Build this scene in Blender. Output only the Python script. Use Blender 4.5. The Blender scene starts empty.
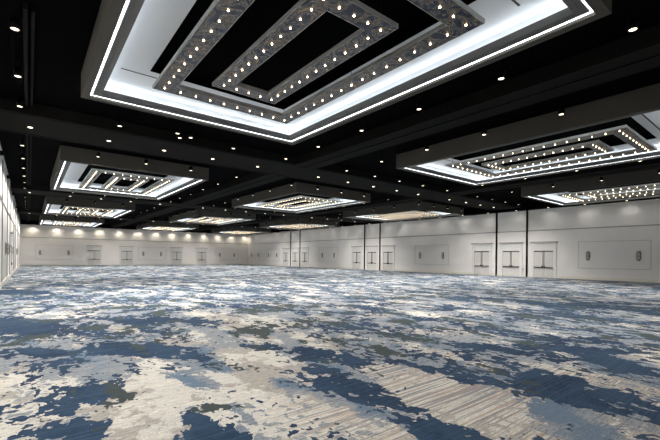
import bpy, bmesh, math, random
from mathutils import Vector, Matrix
random.seed(7)
C = bpy.context.scene.collection
PI = math.pi
sc = bpy.context.scene

# ------------------------------------------------------------ room measures (metres)
XL, XR = -1.05, 35.4
YF, YB = -0.8, 72.0
ZC = 6.6            # black ceiling
ZB = 6.2            # beam soffits
ZW = 6.03           # top of the visible white walls (black bulkhead above)
ZK = 5.95           # underside of the coffers
COFX = [1.26, 14.06, 26.86]; CW = 6.53
COFY = [2.36, 21.4, 40.5, 59.4]; CL = 9.9

# ------------------------------------------------------------ materials
def new_mat(name):
    m = bpy.data.materials.new(name); m.use_nodes = True
    nt = m.node_tree; b = nt.nodes['Principled BSDF']
    return m, nt, b
def plain(name, col, rough=.6, metal=0, var=.06, scale=3.0, bump=0.0, bscale=40, spec=.5):
    m, nt, b = new_mat(name)
    tc = nt.nodes.new('ShaderNodeTexCoord'); n = nt.nodes.new('ShaderNodeTexNoise')
    n.inputs['Scale'].default_value = scale; n.inputs['Detail'].default_value = 4
    nt.links.new(tc.outputs['Object'], n.inputs['Vector'])
    r = nt.nodes.new('ShaderNodeValToRGB')
    r.color_ramp.elements[0].position = .3; r.color_ramp.elements[1].position = .7
    r.color_ramp.elements[0].color = [c*(1-var) for c in col]+[1]
    r.color_ramp.elements[1].color = [min(1, c*(1+var)) for c in col]+[1]
    nt.links.new(n.outputs['Fac'], r.inputs['Fac']); nt.links.new(r.outputs['Color'], b.inputs['Base Color'])
    b.inputs['Roughness'].default_value = rough; b.inputs['Metallic'].default_value = metal
    b.inputs['Specular IOR Level'].default_value = spec
    if bump:
        n2 = nt.nodes.new('ShaderNodeTexNoise'); n2.inputs['Scale'].default_value = bscale
        nt.links.new(tc.outputs['Object'], n2.inputs['Vector'])
        bp = nt.nodes.new('ShaderNodeBump'); bp.inputs['Strength'].default_value = bump; bp.inputs['Distance'].default_value = .01
        nt.links.new(n2.outputs['Fac'], bp.inputs['Height']); nt.links.new(bp.outputs['Normal'], b.inputs['Normal'])
    return m
def glow(name, col, s):
    m, nt, b = new_mat(name)
    b.inputs['Base Color'].default_value = (*col, 1)
    b.inputs['Emission Color'].default_value = (*col, 1); b.inputs['Emission Strength'].default_value = s
    return m
M = {}
M['wall'] = plain('wall_vinyl', (.84, .822, .795), .75, var=.02, scale=1.2, bump=.05, bscale=60, spec=.25)
M['wall_trim'] = plain('wall_trim_paint', (.75, .745, .73), .6, var=.02, spec=.3)
M['panel_trim'] = plain('panel_moulding_paint', (.60, .595, .58), .6, var=.02, spec=.3)
M['trim_dark'] = plain('bronze_reveal', (.19, .175, .16), .5)  # dark bronze tone for wall joints, hinge edges and the plate slot
M['base'] = plain('baseboard_paint', (.78, .75, .67), .5, var=.03)
M['door'] = plain('door_paint', (.64, .63, .60), .55, var=.03)
M['hardware'] = plain('bronze_hardware', (.03, .028, .026), .35, .6)
M['black'] = plain('ceiling_black', (.0010, .0011, .0014), .9, var=.3, scale=.6, spec=.02)
M['beam'] = plain('beam_charcoal', (.0115, .0112, .0105), .9, var=.12, scale=.5, spec=.05)
M['bulkhead'] = plain('bulkhead_black', (.002, .002, .002), .9, var=.2, spec=.02)
M['fascia'] = plain('fascia_taupe', (.068, .064, .056), .8, var=.05, scale=.8, spec=.2)
M['lip'] = plain('lip_grey', (.13, .13, .128), .7, var=.04, spec=.2)
M['cove'] = plain('cove_white', (.72, .74, .76), .7, var=.02, scale=.5)
M['slot'] = plain('slot_black', (.01, .01, .01), .6)
M['led'] = glow('led_tape_cool_white', (.93, .97, 1.0), 3.5)
M['cove_led'] = glow('cove_led_cool_white', (.90, .96, 1.0), 4.2)
M['bulb'] = glow('bulb_warm_white', (1.0, .76, .48), 9)
M['lens'] = glow('downlight_lens_warm', (1.0, .84, .62), 2.6)
M['can'] = plain('downlight_black', (.003, .003, .003), .7, spec=.1)
M['ring'] = plain('downlight_ring', (.06, .055, .05), .5)
M['steel'] = plain('frame_steel', (.33, .325, .31), .38, .35, var=.08)
M['sconce'] = plain('sconce_bronze', (.22, .218, .20), .4, .3, var=.3, scale=12)
M['shade'] = plain('sconce_glass', (.50, .50, .46), .3, var=.25, scale=14)

def antique():
    m, nt, b = new_mat('antique_marbled_mirror')
    tc = nt.nodes.new('ShaderNodeTexCoord')
    w = nt.nodes.new('ShaderNodeTexNoise'); w.inputs['Scale'].default_value = 2.2; w.inputs['Detail'].default_value = 5; w.inputs['Distortion'].default_value = 2.2
    nt.links.new(tc.outputs['Object'], w.inputs['Vector'])
    r = nt.nodes.new('ShaderNodeValToRGB'); cr = r.color_ramp
    cr.elements[0].position = .38; cr.elements[0].color = (.03, .036, .05, 1)
    cr.elements[1].position = .68; cr.elements[1].color = (.30, .22, .14, 1)
    for p, c in ((.46, (.07, .078, .10, 1)), (.49, (.24, .20, .15, 1)), (.515, (.06, .062, .07, 1)), (.57, (.16, .125, .09, 1)), (.60, (.07, .07, .075, 1))):
        e = cr.elements.new(p); e.color = c
    nt.links.new(w.outputs['Fac'], r.inputs['Fac']); nt.links.new(r.outputs['Color'], b.inputs['Base Color'])
    b.inputs['Roughness'].default_value = .26; b.inputs['Metallic'].default_value = .6
    return m
M['mirror'] = antique()

# carpet: an abstract pattern in floor coordinates; patches woven into the field
NAVY = [(3.1, 3.3, -1.64, 1.44, 0.25), (2.98, 3.71, -1.65, 0.48, 0.11), (2.85, 4.38, -1.28, 0.25, 0.09), (0.67, 5.24, 0.87, 0.67, 0.41), (0.43, 4.19, 0.02, 0.33, 0.33), (1.23, 3.31, -0.58, 0.31, 0.22), (1.28, 3.68, -1.61, 0.3, 0.11), (0.95, 4.28, -1.59, 0.45, 0.05), (3.88, 5.02, -1.3, 1.05, 0.28), (5.25, 1.63, -1.82, 0.87, 0.45), (4.66, 2.99, -1.39, 1.03, 0.07), (4.43, 2.81, -1.26, 0.19, 0.12), (3.85, 2.56, -1.38, 0.26, 0.06), (6.98, 1.63, -2.33, 0.8, 0.31), (7.4, 2.87, -0.82, 1.57, 0.19), (0.15, 7.81, -0.99, 0.51, 0.25), (1.39, 7.25, -0.99, 0.78, 0.28), (0.26, 10.37, -1.08, 1.85, 0.62), (2.55, 10.06, -0.91, 1.11, 0.5), (-0.02, 20.28, -1.15, 2.65, 0.62), (14.92, 5.19, -1.36, 2.6, 0.75)]
GREEN = [(1.57, 3.87, -0.65, 0.43, 0.12), (4.67, 4.8, -1.43, 0.72, 0.25), (0.85, 5.0, -1.36, 0.41, 0.12)]
CREAM = [(0.84, 4.13, -1.42, 0.63, 0.28), (1.22, 5.07, -1.31, 0.65, 0.38), (2.75, 5.34, -1.44, 0.95, 0.38), (2.57, 3.07, -1.51, 0.75, 0.12), (4.1, 8.39, -1.56, 2.52, 0.75), (3.91, 2.65, -1.77, 1.03, 0.44), (2.03, 4.82, -1.17, 0.68, 0.25)]
GREY = [(2.69, 3.04, -1.41, 1.14, 0.15), (1.62, 5.06, -1.12, 0.64, 0.25), (2.01, 5.88, -1.37, 1.02, 0.31), (3.91, 6.38, -1.82, 1.06, 0.25), (6.31, 4.22, -1.28, 1.29, 0.38), (4.2, 1.49, -2.13, 0.44, 0.31), (0.63, 6.61, -1.29, 0.93, 0.38), (9.72, 2.69, -1.28, 0.95, 0.38)]
TAUPE = [(2.39, 4.64, -1.4, 0.78, 0.19), (0.13, 7.09, -0.88, 0.6, 0.38), (4.45, 1.56, -1.44, 0.3, 0.25), (2.12, 7.29, -1.0, 0.62, 0.25)]

def carpet():
    m, nt, b = new_mat('abstract_carpet')
    N, L = nt.nodes, nt.links
    def math_(op, a, b_=None, c=None, clamp=False):
        n = N.new('ShaderNodeMath'); n.operation = op; n.use_clamp = clamp
        for i, v in enumerate((a, b_, c)):
            if v is None: continue
            if isinstance(v, (int, float)): n.inputs[i].default_value = v
            else: L.new(v, n.inputs[i])
        return n.outputs[0]
    geo = N.new('ShaderNodeNewGeometry'); P = geo.outputs['Position']
    def mapped(scale, loc=(0, 0, 0), src=None):
        mp = N.new('ShaderNodeMapping'); mp.inputs['Scale'].default_value = scale; mp.inputs['Location'].default_value = loc
        L.new(src or P, mp.inputs['Vector']); return mp.outputs[0]
    def noise(vec, scale, detail=4, rough=.5, dist=0, color=False):
        n = N.new('ShaderNodeTexNoise'); n.inputs['Scale'].default_value = scale; n.inputs['Detail'].default_value = detail
        n.inputs['Roughness'].default_value = rough; n.inputs['Distortion'].default_value = dist
        L.new(vec, n.inputs['Vector']); return n.outputs['Color' if color else 'Fac']
    # ragged edges: small warp of the coordinates
    wn = noise(mapped((1, .8, 1)), 3.0, 7, .68, 0, True)
    vs = N.new('ShaderNodeVectorMath'); vs.operation = 'MULTIPLY_ADD'
    L.new(wn, vs.inputs[0]); vs.inputs[1].default_value = (.62, .62, 0); vs.inputs[2].default_value = (-.31, -.31, 0)
    va = N.new('ShaderNodeVectorMath'); va.operation = 'ADD'; L.new(P, va.inputs[0]); L.new(vs.outputs[0], va.inputs[1])
    W = va.outputs[0]
    def blobs(lst, gain=1.0):
        acc = None
        for cx, cy, an, a, w in lst:
            mp = N.new('ShaderNodeMapping'); mp.vector_type = 'TEXTURE'
            mp.inputs['Location'].default_value = (cx, cy, 0); mp.inputs['Rotation'].default_value = (0, 0, an)
            mp.inputs['Scale'].default_value = (a*1.25, w*1.25, 1e3)
            L.new(W, mp.inputs['Vector'])
            ln = N.new('ShaderNodeVectorMath'); ln.operation = 'LENGTH'; L.new(mp.outputs[0], ln.inputs[0])
            v = math_('SUBTRACT', 1.25, ln.outputs['Value'], clamp=True)
            acc = v if acc is None else math_('MAXIMUM', acc, v)
        return math_('MULTIPLY', acc, gain)
    bn, bg, bc, by, bt = blobs(NAVY), blobs(GREEN), blobs(CREAM), blobs(GREY), blobs(TAUPE)
    # outside the near patches the field is carried by broad noise, long in Y
    sx = N.new('ShaderNodeSeparateXYZ'); L.new(P, sx.inputs[0])
    far = N.new('ShaderNodeMapRange'); far.inputs['From Min'].default_value = 5.5; far.inputs['From Max'].default_value = 10
    L.new(math_('ADD', sx.outputs['Y'], math_('MULTIPLY', sx.outputs['X'], .85)), far.inputs['Value'])
    farv = far.outputs[0]
    def ramp(v, lo, hi):
        r = N.new('ShaderNodeMapRange'); r.inputs['From Min'].default_value = lo; r.inputs['From Max'].default_value = hi
        L.new(v, r.inputs['Value']); return r.outputs[0]
    hf = math_('ADD', math_('MULTIPLY', noise(mapped((1.2, .8, 1), (4, 1, 0)), 3.2, 2.5, .55, .9), .62), math_('MULTIPLY', noise(mapped((1.2, .9, 1), (8, 3, 0)), 9.0, 2, .5, .6), .38))
    n1 = noise(mapped((.8, .42, 1), (3.1, 1.7, 0), W), 1.2, 8, .66, .4)
    n2 = noise(mapped((.9, .5, 1), (9.3, 4.2, 0), W), 1.3, 8, .68, .4)
    n3 = noise(mapped((.7, .45, 1), (17.7, 8.2, 0), W), 1.3, 8, .68, .4)
    n4 = noise(mapped((.9, .5, 1), (27.7, 1.2, 0), W), 1.5, 5, .6, .3)
    def field(n, near_bias, far_bias, pos, neg):
        f = math_('ADD', n, math_('ADD', near_bias, math_('MULTIPLY', farv, far_bias-near_bias)))
        f = math_('MULTIPLY_ADD', math_('MULTIPLY', farv, math_('SUBTRACT', n, .5)), 1.4, f)
        f = math_('MULTIPLY_ADD', pos, .42, f)
        return math_('MULTIPLY_ADD', neg, -.38, f) if neg is not None else f
    fn = math_('MULTIPLY_ADD', hf, 2.1, field(n1, -1.12, -1.03, bn, bc))
    fg = math_('MULTIPLY_ADD', hf, 1.1, field(n4, -.75, -.655, bg, None))
    fy = math_('MULTIPLY_ADD', hf, -1.2, field(n2, .545, .70, by, bc))
    ft = math_('MULTIPLY_ADD', noise(mapped((1, .8, 1), (1, 9, 0)), 5.0, 6, .65, .4), .7, field(n3, -.375, -.345, bt, None))
    edge = .006
    mn, mg, my, mt = ramp(fn, .55-edge, .55+edge), ramp(fg, .55-edge, .55+edge), ramp(fy, .54-.012, .54+.012), ramp(ft, .54-.02, .54+.02)
    # woven yarn lines, short in Y and long in X
    s1 = noise(mapped((.35, 25, 1)), 1.0, 3, .7)
    s2 = noise(mapped((.6, 34, 1), (5, 5, 0)), 1.0, 2, .5)
    s3 = noise(mapped((9, 48, 1)), 1.0, 5, .75)
    def mix(f, a, b_):
        n = N.new('ShaderNodeMix'); n.data_type = 'RGBA'
        if isinstance(f, (int, float)): n.inputs['Factor'].default_value = f
        else: L.new(f, n.inputs['Factor'])
        for k, v in ((6, a), (7, b_)):
            if isinstance(v, tuple): n.inputs[k].default_value = (*v, 1)
            else: L.new(v, n.inputs[k])
        return n.outputs[2]
    cream = mix(ramp(s3, .35, .65), (.38, .365, .325), (.78, .75, .675))
    cream = mix(math_('MULTIPLY', ramp(n2, .35, .6), .5), cream, (.46, .45, .42))
    # striped zone: strong dark / rust threads
    zone = ramp(noise(mapped((.45, .5, 1), (2, 7, 0)), 1.0, 3, .5), .50, .56)
    zx = math_('MAXIMUM', blobs([(4.1, 2.6, 0, 1.5, 1.5), (4.6, 1.4, 0, 1.2, .9)], 4.0), math_('MULTIPLY', zone, ramp(sx.outputs['X'], 3.5, 5.0)))
    zx = math_('MINIMUM', zx, 1.0)
    line = ramp(s1, .50, .56)
    cream = mix(math_('MULTIPLY', math_('MULTIPLY', line, zx), .9), cream, (.14, .145, .165))
    cream = mix(math_('MULTIPLY', math_('MULTIPLY', ramp(s2, .55, .60), zx), .6), cream, (.36, .21, .12))
    cream = mix(math_('MULTIPLY', ramp(s1, .50, .60), .38), cream, (.36, .36, .38))
    grey = mix(ramp(s3, .35, .65), (.14, .16, .185), (.37, .385, .395))
    grey = mix(math_('MULTIPLY', ramp(s1, .5, .62), .55), grey, (.10, .14, .20))
    grey = mix(math_('MULTIPLY', ramp(n4, .5, .58), .8), grey, (.095, .155, .235))
    taupe = mix(ramp(s3, .35, .65), (.25, .23, .21), (.45, .425, .39))
    navy = mix(ramp(s3, .3, .7), (.005, .015, .040), (.026, .052, .098))
    navy = mix(math_('MULTIPLY', ramp(n3, .42, .58), .4), navy, (.045, .09, .155))
    navy = mix(math_('MULTIPLY', ramp(s1, .46, .66), .45), navy, (.055, .10, .165))
    green = mix(ramp(s3, .3, .7), (.03, .042, .045), (.07, .09, .09))
    col = mix(mt, cream, taupe)
    col = mix(my, col, grey)
    col = mix(mn, col, navy)
    col = mix(mg, col, green)
    hz = N.new('ShaderNodeHueSaturation'); L.new(col, hz.inputs['Color'])
    sp = noise(mapped((55, 75, 1)), 1.0, 3, .8)
    L.new(math_('MULTIPLY_ADD', ramp(sp, .3, .7), .55, .70), hz.inputs['Value'])
    hz.inputs['Saturation'].default_value = .95
    L.new(hz.outputs[0], b.inputs['Base Color'])
    b.inputs['Roughness'].default_value = .95; b.inputs['Specular IOR Level'].default_value = .1
    bp = N.new('ShaderNodeBump'); bp.inputs['Strength'].default_value = .35; bp.inputs['Distance'].default_value = .006
    L.new(noise(mapped((120, 120, 1)), 1.0, 2), bp.inputs['Height']); L.new(bp.outputs['Normal'], b.inputs['Normal'])
    return m
M['carpet'] = carpet()

# ------------------------------------------------------------ mesh helpers
class MB:
    def __init__(s): s.bm = bmesh.new()
    def box(s, x0, x1, y0, y1, z0, z1, bev=0):
        g = bmesh.ops.create_cube(s.bm, size=1)['verts']
        for v in g:
            v.co = Vector(((x0+x1)/2+v.co.x*(x1-x0), (y0+y1)/2+v.co.y*(y1-y0), (z0+z1)/2+v.co.z*(z1-z0)))
        if bev:
            es = list({e for v in g for e in v.link_edges})
            bmesh.ops.bevel(s.bm, geom=es, offset=bev, segments=2, affect='EDGES')
        return s
    def ring(s, x0, x1, y0, y1, w, z0, z1):
        """a rectangular frame of one closed solid (outer x0..x1,y0..y1, width w)"""
        o = [(x0, y0), (x1, y0), (x1, y1), (x0, y1)]; i = [(x0+w, y0+w), (x1-w, y0+w), (x1-w, y1-w), (x0+w, y1-w)]
        V = lambda p, z: s.bm.verts.new((p[0], p[1], z))
        ob, ot = [V(p, z0) for p in o], [V(p, z1) for p in o]; ib, it = [V(p, z0) for p in i], [V(p, z1) for p in i]
        for k in range(4):
            j = (k+1) % 4
            s.bm.faces.new((ob[k], ib[k], ib[j], ob[j])); s.bm.faces.new((ot[k], ot[j], it[j], it[k]))
            s.bm.faces.new((ob[k], ob[j], ot[j], ot[k])); s.bm.faces.new((ib[k], it[k], it[j], ib[j]))
        return s
    def cyl(s, x, y, z0, z1, r, r2=None, seg=20):
        bmesh.ops.create_cone(s.bm, cap_ends=True, segments=seg, radius1=r, radius2=r if r2 is None else r2, depth=z1-z0,
                              matrix=Matrix.Translation((x, y, (z0+z1)/2)))
        return s
    def tube(s, p, q, r, seg=10):
        p, q = Vector(p), Vector(q); d = q-p
        bmesh.ops.create_cone(s.bm, cap_ends=True, segments=seg, radius1=r, radius2=r, depth=d.length,
                              matrix=Matrix.Translation((p+q)/2) @ d.to_track_quat('Z', 'Y').to_matrix().to_4x4())
        return s
    def ball(s, x, y, z, r, sub=2, sz=1):
        g = bmesh.ops.create_icosphere(s.bm, subdivisions=sub, radius=r)['verts']
        for v in g: v.co = Vector((x+v.co.x, y+v.co.y, z+v.co.z*sz))
        return s
    def build(s, name, mat, parent=None, smooth=False):
        bmesh.ops.recalc_face_normals(s.bm, faces=s.bm.faces)
        me = bpy.data.meshes.new(name); s.bm.to_mesh(me); s.bm.free()
        if smooth:
            for p in me.polygons: p.use_smooth = True
        me.materials.append(mat)
        o = bpy.data.objects.new(name, me); C.objects.link(o)
        if parent: o.parent = parent
        return o
def tag(o, label=None, cat=None, group=None, kind=None):
    if label: o['label'] = label
    if cat: o['category'] = cat
    if group: o['group'] = group
    if kind: o['kind'] = kind
    return o
def empty(name, loc=(0, 0, 0), rz=0):
    o = bpy.data.objects.new(name, None); o.location = loc; o.rotation_euler = (0, 0, rz); o.empty_display_size = .1
    C.objects.link(o); return o
def copy_tree(o, parent=None):
    c = o.copy(); C.objects.link(c)
    if parent: c.parent = parent
    for ch in list(o.children): copy_tree(ch, c)
    return c
def struct(name, mb, mat, label, cat):
    return tag(mb.build(name, mat), label, cat, kind='structure')

# ------------------------------------------------------------ shell
T = .3
struct('floor', MB().box(XL-T, XR+T, YF-T, YB+T, -.2, 0), M['carpet'], 'wide carpet with abstract navy, grey blue, taupe and cream patches', 'carpet')
struct('ceiling', MB().box(XL-T, XR+T, YF-T, YB+T, ZC, ZC+.3), M['black'], 'black painted ceiling above the lit coffers', 'ceiling')
struct('wall_right', MB().box(XR, XR+T, YF-T, YB, 0, ZC), M['wall'], 'long off-white wall on the right with paired doors', 'wall')
struct('wall_back', MB().box(XL-T, XR+T, YB, YB+T, 0, ZC), M['wall'], 'far off-white wall with four double doors', 'wall')
struct('wall_left', MB().box(XL-T, XL, YF-T, YB, 0, ZC), M['wall'], 'off-white wall on the left seen almost edge on', 'wall')
struct('wall_front', MB().box(XL, XR, YF-T, YF, 0, ZC), M['wall'], 'off-white wall behind the viewer', 'wall')
H = .22
struct('baseboard_right', MB().box(XR-.03, XR, YF, YB, 0, H), M['base'], 'cream baseboard along the right wall', 'baseboard')
struct('baseboard_back', MB().box(XL, XR-.03, YB-.03, YB, 0, H), M['base'], 'cream baseboard along the far wall', 'baseboard')
struct('baseboard_left', MB().box(XL, XL+.03, YF, YB-.03, 0, H), M['base'], 'cream baseboard along the left wall', 'baseboard')
ntrim = [0]
def trim(mb, mat, label, cat='trim'):
    ntrim[0] += 1
    return struct('trim_%d' % ntrim[0], mb, mat, label, cat)
trim(MB().box(XR-.9, XR, YF, YB, ZW, ZC), M['bulkhead'], 'black bulkhead along the top of the right wall', 'bulkhead')
trim(MB().box(XL, XR-.9, YB-.9, YB, ZW, ZC), M['bulkhead'], 'black bulkhead along the top of the far wall', 'bulkhead')
# picture rails
def rail(axis, at, a, b, z, label):
    m = MB()
    if axis == 'r': m.box(at-.035, at, a, b, z, z+.05).box(at-.012, at, a, b, z-.035, z)
    if axis == 'b': m.box(a, b, at-.035, at, z, z+.05).box(a, b, at-.012, at, z-.035, z)
    if axis == 'l': m.box(at, at+.035, a, b, z, z+.05).box(at, at+.012, a, b, z-.035, z)
    return trim(m, M['trim_rail'], label, 'picture rail')
M['trim_rail'] = plain('rail_paint', (.40, .385, .36), .6)
POC = [17.35, 35.75, 54.15]; PH = 1.43
edges = [YF]
for p in POC: edges += [p-PH, p+PH]
edges.append(YB-.05)
names = ['before the nearest pocket', 'inside the nearest pocket', 'between the nearest and second pockets', 'inside the second pocket',
         'between the second and third pockets', 'inside the third pocket', 'beyond the third pocket']
for k in range(7):
    rail('r', XR, edges[k]+.08, edges[k+1]-.08, 4.16, 'thin raised rail on the right wall %s' % names[k])
rail('b', YB, XL+.05, XR-.05, 4.16, 'thin raised rail across the far wall')
rail('l', XL, YF, YB-.05, 4.16, 'thin raised rail along the left wall')
# black partition tracks standing on the right wall
for k, p in enumerate(POC):
    for s, w in ((-1, 'near'), (1, 'far')):
        trim(MB().box(XR-.10, XR, p+s*PH-.065, p+s*PH+.065, 0, ZW-.002), M['can'],
             'black floor to ceiling jamb on right wall, %s one of the %s pair' % (w, ('nearest', 'second', 'third')[k]), 'jamb')

# beams
def beam_y(y0, y1, label):
    m = MB().box(XL, XR-.9, y0, y1, ZB, ZC); m.box(XL, XR-.9, y0+.12, y0+.2, ZB-.02, ZB); m.box(XL, XR-.9, y1-.2, y1-.12, ZB-.02, ZB)
    trim(m, M['beam'], label, 'ceiling beam')
for k, p in enumerate(POC):
    beam_y(p-1.4, p+1.4, 'wide charcoal ceiling beam crossing the room, %s one' % ('nearest', 'second', 'third')[k])
for x, nm in ((11.05, 'left'), (23.85, 'right')):
    ys = [YF]
    for p in POC: ys += [p-1.4, p+1.4]
    ys.append(YB-.9)
    for j in range(0, 8, 2):
        m = MB().box(x-.62, x+.62, ys[j], ys[j+1], ZB, ZC); m.box(x-.06, x+.06, ys[j], ys[j+1], ZB-.03, ZB)
        trim(m, M['beam'], 'charcoal ceiling beam running away, %s line, %s stretch' % (nm, ('nearest', 'second', 'third', 'farthest')[j//2]), 'ceiling beam')

# tracks near the left wall
segs = [(9.7, POC[0]-1.42), (POC[0]+1.42, POC[1]-1.42), (POC[1]+1.42, POC[2]-1.42), (POC[2]+1.42, YB-1)]
for k, (a, b) in enumerate(segs):
    t = empty('lighting_track', (0, a, 6.5))
    tag(t, 'thin dark ceiling track by the left wall, %s stretch' % ('nearest', 'second', 'third', 'farthest')[k], 'track')
    MB().box(-.14, -.06, 0, b-a, -.03, .1).build('rail', M['beam'], t)
    MB().box(0.0, .06, 0, b-a, -.03, .1).build('rail', M['beam'], t)

# ------------------------------------------------------------ coffers
COL = ['left', 'middle', 'right']; ROW = ['nearest', 'second', 'third', 'farthest']
def coffer():
    t = empty('ceiling_coffer', (0, 0, 0))
    w, l = CW, CL
    MB().ring(-.18, w+.18, -.18, l+.18, .18, 5.92, ZC).build('fascia', M['fascia'], t)
    MB().ring(0, w, 0, l, .06, 5.985, 6.01).build('led_strip', M['led'], t)
    m = MB().ring(.07, w-.07, .07, l-.07, .19, 5.975, 6.12); m.ring(.16, w-.16, .16, l-.16, .10, 5.965, 5.975)
    m.build('lip', M['lip'], t)
    MB().ring(.035, w-.035, .035, l-.035, .08, 6.125, 6.15).build('cove_light', M['cove_led'], t)
    # white inside: side walls and a ceiling panel with an opening
    m = MB(); m.ring(.0, w, 0, l, .03, 6.0, 6.42)
    ox0, ox1, oy0, oy1 = 1.17, 5.22, 1.38, 8.33
    m.box(.03, ox0, .03, l-.03, 6.4, 6.42).box(ox1, w-.03, .03, l-.03, 6.4, 6.42)
    m.box(ox0, ox1, .03, oy0, 6.4, 6.42).box(ox0, ox1, oy1, l-.03, 6.4, 6.42)
    m.build('cove_panel', M['cove'], t)
    MB().box(.01, w-.01, .01, l-.01, 6.56, ZC-.005).build('plenum', M['black'], t)
    m = MB(); m.ring(ox0-.002, ox1+.002, oy0-.002, oy1+.002, .02, 6.402, 6.56)
    m.build('opening_liner', M['black'], t)
    for y in (1.08, 8.63):
        MB().box(.55, w-.55, y-.022, y+.022, 6.393, 6.401).build('slot_diffuser', M['slot'], t)
    return t
cof0 = coffer()
def chandelier():
    t = empty('chandelier', (0, 0, 5.95))
    for nm, (x0, x1, y0, y1, w) in (('outer_frame', (1.22, 5.31, 1.39, 8.29, .49)), ('inner_frame', (2.37, 4.19, 2.50, 7.14, .46))):
        f = MB().ring(x0, x1, y0, y1, w, .0, .085).build(nm, M['steel'], t)
        MB().ring(x0+.018, x1-.018, y0+.018, y1-.018, w-.036, -.004, .002).build('mirror_face', M['mirror'], f)
    for x in (1.46, 5.07):
        for y in (1.63, 4.84, 8.05): MB().tube((x, y, .085), (x, y, .6 if x > 1.5 else .6), .006, 6).build('hanging_rod', M['can'], t)
    for x in (2.6, 3.96):
        for y in (2.73, 6.91): MB().tube((x, y, .085), (x, y, .6), .006, 6).build('hanging_rod', M['can'], t)
    pts = []
    for i in range(10):
        pts += [(1.46+.401*i, 1.63), (1.46+.401*i, 8.03)]
    for j in range(1, 16):
        pts += [(1.46, 1.63+.4*j), (5.07, 1.63+.4*j)]
    for i in range(5):
        pts += [(2.59+.3425*i, 2.74), (2.59+.3425*i, 6.90)]
    for j in range(1, 12):
        pts += [(2.59, 2.74+.3467*j), (3.96, 2.74+.3467*j)]
    b0 = None
    for x, y in pts:
        if b0 is None:
            m = MB().ball(0, 0, -.015, .020, 1)
            b0 = m.build('bulb', M['bulb'], t, True); o = b0
        else:
            o = b0.copy(); C.objects.link(o); o.parent = t
        o.location = (x, y, 0)
    return t
ch0 = chandelier()
for i in range(3):
    for j in range(4):
        a = cof0 if (i, j) == (0, 0) else copy_tree(cof0)
        b = ch0 if (i, j) == (0, 0) else copy_tree(ch0)
        a.location = (COFX[i], COFY[j], 0); b.location = (COFX[i], COFY[j], 5.95)
        tag(a, 'dark edged white lit ceiling coffer, %s in the %s column' % (ROW[j], COL[i]), 'ceiling coffer', 'lit ceiling coffers', )
        tag(b, 'nested rectangular mirrored chandelier with small bulbs in the %s coffer of the %s column' % (ROW[j], COL[i]), 'chandelier', 'chandeliers in the coffers')

# ------------------------------------------------------------ downlights
def spot_data(name, e, ang, blend=.6):
    d = bpy.data.lights.new(name, 'SPOT'); d.energy = e; d.spot_size = math.radians(ang); d.spot_blend = blend
    d.shadow_soft_size = .07; d.color = (1.0, .95, .89); return d
SP = spot_data('downlight_beam', 310, 136, 1.0)
SW = spot_data('wall_downlight_beam', 72, 140, 1.0)
SW.color = (1.0, .88, .70)
SR = spot_data('right_wall_downlight_beam', 17, 160, 1.0)
def can_profile():
    m = MB(); n = 24
    prof = [(.072, .03), (.072, 0), (.092, 0), (.092, .2), (.012, .2)]
    rs = [[m.bm.verts.new((a*math.cos(2*PI*q/n), a*math.sin(2*PI*q/n), z)) for q in range(n)] for a, z in prof]
    for i in range(len(rs)-1):
        for q in range(n): m.bm.faces.new((rs[i][q], rs[i][(q+1) % n], rs[i+1][(q+1) % n], rs[i+1][q]))
    return m
def pendant():
    t = empty('cylinder_downlight')
    can_profile().build('housing', M['can'], t, True)
    MB().cyl(0, 0, ZC-6.2-.2, ZC-6.2, .012, seg=8).build('stem', M['can'], t)
    MB().cyl(0, 0, .010, .016, .068).build('lens', M['lens'], t)
    l = bpy.data.objects.new('beam', SP); C.objects.link(l); l.parent = t; l.location = (0, 0, -.03)
    return t
def recessed(d):
    t = empty('recessed_downlight')
    m = MB(); bmesh.ops.create_cone(m.bm, cap_ends=True, segments=20, radius1=.1, radius2=.095, depth=.012, matrix=Matrix.Translation((0, 0, -.006)))
    m.build('trim_ring', M['ring'], t)
    MB().cyl(0, 0, -.018, -.011, .072).build('lens', M['lens'], t)
    l = bpy.data.objects.new('beam', d); C.objects.link(l); l.parent = t; l.location = (0, 0, -.04)
    return t
P0, R0, W0, W1 = pendant(), recessed(SP), recessed(SW), recessed(SR)
used = set()
ORD = ['first', 'second', 'third', 'fourth', 'fifth', 'sixth', 'seventh', 'eighth', 'ninth', 'tenth', 'eleventh', 'twelfth', 'thirteenth', 'fourteenth', 'fifteenth', 'sixteenth',
       'seventeenth', 'eighteenth', 'nineteenth', 'twentieth', 'twenty-first', 'twenty-second', 'twenty-third', 'twenty-fourth', 'twenty-fifth', 'twenty-sixth', 'twenty-seventh', 'twenty-eighth']
def put(proto, x, y, z, label, group):
    o = proto if proto.name not in used else copy_tree(proto)
    used.add(proto.name)
    o.location = (x, y, z); tag(o, label, 'downlight', group)
SIDE = [(-.26, 'beside the left wall'), (9.42, 'right of the left coffers'), (13.2, 'left of the middle coffers'),
        (22.22, 'right of the middle coffers'), (26.0, 'left of the right coffers')]
OVER = [2.5, 4.58, 6.8, 15.3, 17.38, 19.6, 28.1, 30.18, 32.4]
R1 = [2.22, 4.92, 7.53, 10.12, 12.75, 15.3]
R2 = [20.72, 23.5, 26.1, 28.7, 31.3, 33.85]
R3 = [y+18.6 for y in R2]; R4 = [y+18.4 for y in R3][:5]
for x, nm in SIDE:
    for k, y in enumerate(R1+R2+R3+R4):
        put(P0, x, y, 6.2, 'black cylinder downlight, %s back in the row %s' % (ORD[k], nm), 'black cylinder downlights')
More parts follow.
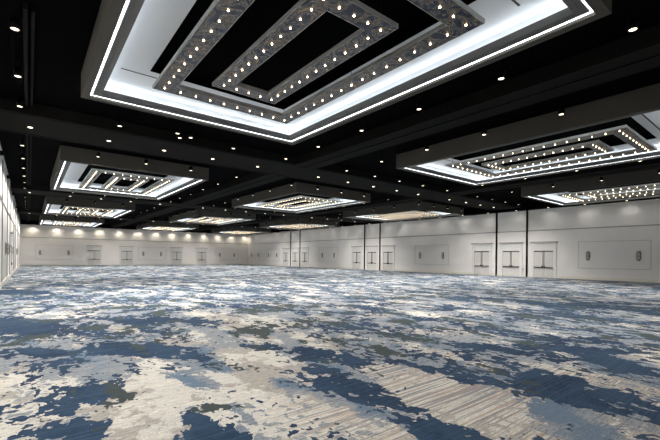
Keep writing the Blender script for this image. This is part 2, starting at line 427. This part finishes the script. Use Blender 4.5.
for g, yr in enumerate(((15.3, 20.72), (33.85, 39.55), (52.45, 57.95))):
    for s, y in enumerate(yr):
        if (g, s) == (0, 0): pass
        for k, x in enumerate(OVER):
            put(P0, x, y, 6.2, 'black cylinder downlight %s the %s cross beam, %s from the left' % (('just before', 'just beyond')[s], ROW[g], ORD[k]), 'black cylinder downlights')
for g, y in enumerate(POC):
    yy = y+.15
    for k, x in enumerate([0.0, 2.48, 4.58, 6.75, 9.1, 12.95, 15.2, 17.38, 19.6, 21.9, 25.7, 28.0, 30.18, 32.4]):
        put(R0, x, yy, ZB, 'small recessed downlight in the %s cross beam, %s from the left' % (ROW[g], ORD[k]), 'recessed downlights in the beams')
# a cluster of small theatrical heads
for (x, y), nm in (((4.9, 15.0), 'rightmost'), ((4.35, 14.8), 'leftmost')):
    put(P0, x, y, 6.2, 'extra cylinder downlight in the cluster before the nearest cross beam, %s' % nm, 'cluster downlights')
# wall washers
for k in range(13):
    put(W0, .45+2.85*k, YB-.55, ZW, 'small recessed wall washer along the far wall, %s from the left' % ORD[k], 'far wall washers')
for k in range(25):
    put(W1, XR-.7, 3.0+2.72*k, ZW, 'small recessed wall washer along the right wall, %s from the near end' % ORD[k], 'right wall washers')

# ------------------------------------------------------------ doors
nd = [0]
def door(x, y, rz, label, mirror=1):
    nd[0] += 1
    t = empty('door_%d' % nd[0], (x, y, 0), rz); tag(t, label, 'double door', 'off-white double doors', 'structure')
    W = .80
    # casing with cap
    m = MB()
    for s in (-1, 1):
        a, b = sorted((s*(W+.0), s*(W+.26))); m.box(a, b, -.07, -.001, 0, 3.08)
    m.box(-W, W, -.04, -.001, 2.36, 3.08); m.box(-W-.26, W+.26, -.075, -.001, 2.95, 3.08)
    m.build('casing', M['wall_trim'], t)
    m = MB().box(-W-.34, W+.34, -.16, -.001, 3.085, 3.14, .01); m.box(-W-.30, W+.30, -.11, -.001, 3.14, 3.17)
    m.build('cap_moulding', M['trim_rail'], t)
    MB().box(-W, W, -.045, -.001, 2.27, 2.355).build('head_rail', M['hardware'], t)
    for s in (-1, 1):
        a, b = sorted((s*.012, s*(W-.012)))
        f = MB().box(a, b, -.035, -.001, .01, 2.265).build('door_leaf', M['door'], t)
        mo = MB()
        for (z0, z1) in ((1.12, 2.12), (.2, .78)):
            mo.box(a+.12, b-.12, -.042, -.034, z0, z0+.02).box(a+.12, b-.12, -.042, -.034, z1-.02, z1)
            mo.box(a+.12, a+.14, -.042, -.034, z0, z1).box(b-.14, b-.12, -.042, -.034, z0, z1)
        mo.build('panel_moulding', M['wall_trim'], f)
        pb = MB().box(a+.02, b-.02, -.11, -.065, .86, .93, .008); pb.box(a+.02, a+.1, -.075, -.034, .86, .93); pb.box(b-.1, b-.02, -.075, -.034, .86, .93)
        if s > 0: pb.box(a+.02, a+.12, -.12, -.034, .84, 1.02, .01)
        else: pb.box(b-.12, b-.02, -.12, -.034, .84, 1.02, .01)
        pb.build('push_bar', M['hardware'], f)
        c = s*.055
        MB().box(c-.012, c+.012, -.065, -.034, 1.0, 2.265).build('vertical_rod', M['hardware'], f)
        MB().box(*sorted((s*(W-.012), s*(W+.004))), -.05, -.034, .02, 2.27).build('hinge_edge', M['trim_dark'], f)
    return t
for k, p in enumerate(POC):
    for dy, nm in ((-2.85, 'on the near side of'), (0.02, 'between'), (2.95, 'on the far side of')):
        door(XR, p+dy, -PI/2, 'off-white double door with dark push bars %s the %s pair of black jambs' % (nm, ('nearest', 'second', 'third')[k]))
for x, nm in ((8.3, 'leftmost'), (13.0, 'second from left'), (21.2, 'third from left'), (25.8, 'rightmost')):
    door(x, YB, 0, 'off-white double door on the far wall, %s' % nm)
for y, nm in ((16.9, 'nearest'), (35.5, 'farther')):
    door(XL, y, PI/2, 'off-white double door on the left wall, %s one' % nm)

# ------------------------------------------------------------ sconces and wall panels
def sconce():
    t = empty('wall_sconce')
    m = MB()
    vs = []
    n = 20
    for lay, (yy, k) in enumerate(((-.0, 1), (-.03, .96))):
        ring = []
        for q in range(n):
            a = 2*PI*q/n; cx = .15*math.cos(a)*k; cz = .40*math.sin(a)*k
            cz = max(-.37, min(.37, cz*1.12)); ring.append(m.bm.verts.new((cx, yy, cz)))
        vs.append(ring)
    for q in range(n): m.bm.faces.new((vs[0][q], vs[0][(q+1) % n], vs[1][(q+1) % n], vs[1][q]))
    m.bm.faces.new(vs[0]); m.bm.faces.new(vs[1][::-1])
    m.build('backplate', M['sconce'], t)
    m = MB()
    for s in (-1, 1): m.tube((s*.11, -.09, -.28), (s*.11, -.09, .28), .014, 8)
    for z in (-.28, 0, .28): m.box(-.12, .12, -.10, -.03, z-.015, z+.015, .004)
    m.build('cage', M['sconce'], t)
    m = MB().cyl(0, -.09, -.25, -.03, .065).cyl(0, -.09, .03, .25, .065)
    m.build('glass_shade', M['shade'], t)
    return t
S0 = sconce()
sc_used = [False]
def put_sconce(x, y, rz, label, grp):
    o = S0 if not sc_used[0] else copy_tree(S0)
    sc_used[0] = True
    o.location = (x, y, 1.92); o.rotation_euler = (0, 0, rz); tag(o, label, 'wall sconce', grp)
bays = [(7.85, 11.12, 'before the nearest door trio'), (24.85, 27.95, 'between the nearest and second door trios'), (43.7, 46.6, 'between the second and third door trios'),
        (60.3, 63.3, 'beyond the third door trio'), (67.4, 70.3, 'next to the far corner')]
for a, b, nm in bays:
    put_sconce(XR, a, -PI/2, 'oval wall sconce on the right wall %s, nearer one' % nm, 'right wall sconces')
    put_sconce(XR, b, -PI/2, 'oval wall sconce on the right wall %s, farther one' % nm, 'right wall sconces')
for k, x in enumerate([1.3, 4.85, 15.6, 18.5, 29.4, 32.4]):
    put_sconce(x, YB, 0, 'oval bronze wall sconce on the far wall, %s from the left' % ORD[k], 'far wall sconces')
for k, y in enumerate([28.0, 31.4, 38.5, 52.0]):
    put_sconce(XL, y, PI/2, 'oval bronze wall sconce on the left wall, %s from the near end' % ORD[k], 'left wall sconces')
def wall_panel(x, y, rz, hw, z0, z1, label):
    m = MB(); t = .05
    m.box(-hw, hw, -.03, -.001, z0, z0+t).box(-hw, hw, -.02, -.001, z1-t, z1).box(-hw, -hw+t, -.02, -.001, z0, z1).box(hw-t, hw, -.02, -.001, z0, z1)
    o = trim(m, M['panel_trim'], label, 'wall panel'); o.location = (x, y, 0); o.rotation_euler = (0, 0, rz)
for k, (a, b, nm) in enumerate(bays[:4]):
    wall_panel(XR, (a+b)/2, -PI/2, 2.3 if k else 2.35, .9, 3.1, 'raised rectangular wall panel on the right wall %s' % nm)
for x, nm in ((3.05, 'leftmost'), (17.05, 'middle'), (30.9, 'rightmost')):
    wall_panel(x, YB, 0, 2.3, .9, 3.1, 'raised rectangular wall panel on the far wall, %s' % nm)
# left wall: dark joints between tall panels, and small black cleats at the head
for k, y in enumerate([20.5, 24.5, 30.0, 34.0, 42.0, 47.0, 57.0]):
    trim(MB().box(XL, XL+.035, y-.03, y+.03, .22, 6.2), M['trim_dark'], 'dark vertical joint on the left wall, %s from the near end' % ORD[k], 'wall joint')
for k, y in enumerate([22.4, 29.0, 37.0, 47.0]):
    trim(MB().box(XL, XL+.16, y-.12, y+.12, 6.02, 6.2), M['can'], 'black cleat near the top of the left wall, %s from the near end' % ORD[k], 'cleat')
# control plate by the middle nearest door
t = empty('wall_control_plate', (XR, 16.28, .88), -PI/2); tag(t, 'small grey control plate beside the double door between the nearest black jambs', 'control plate')
MB().box(-.14, .14, -.03, -.001, -.2, .2, .006).build('plate', M['wall_trim'], t)
MB().box(-.12, .12, -.036, -.03, -.2, -.15).build('dark_slot', M['trim_dark'], t)  # thin dark strip along the bottom of the plate

# ------------------------------------------------------------ camera
cd = bpy.data.cameras.new('camera'); co = bpy.data.objects.new('camera', cd); C.objects.link(co)
cd.sensor_width = 36; cd.lens = 380/660*36; cd.shift_y = 37.4/660; cd.clip_end = 300
yaw = math.atan2(301, 380)
co.matrix_world = Matrix.Translation((0, 0, 1.6)) @ Matrix.Rotation(-yaw, 4, 'Z') @ Matrix.Rotation(PI/2, 4, 'X') @ Matrix.Rotation(.0096, 4, 'Z')
sc.camera = co
w = bpy.data.worlds.new('world'); sc.world = w; w.use_nodes = True
w.node_tree.nodes['Background'].inputs[0].default_value = (.02, .02, .022, 1)
sc.view_settings.view_transform = 'Standard'; sc.view_settings.look = 'None'; sc.view_settings.gamma = 1
sc.view_settings.use_curve_mapping = False
sc.view_settings.exposure = 0.92
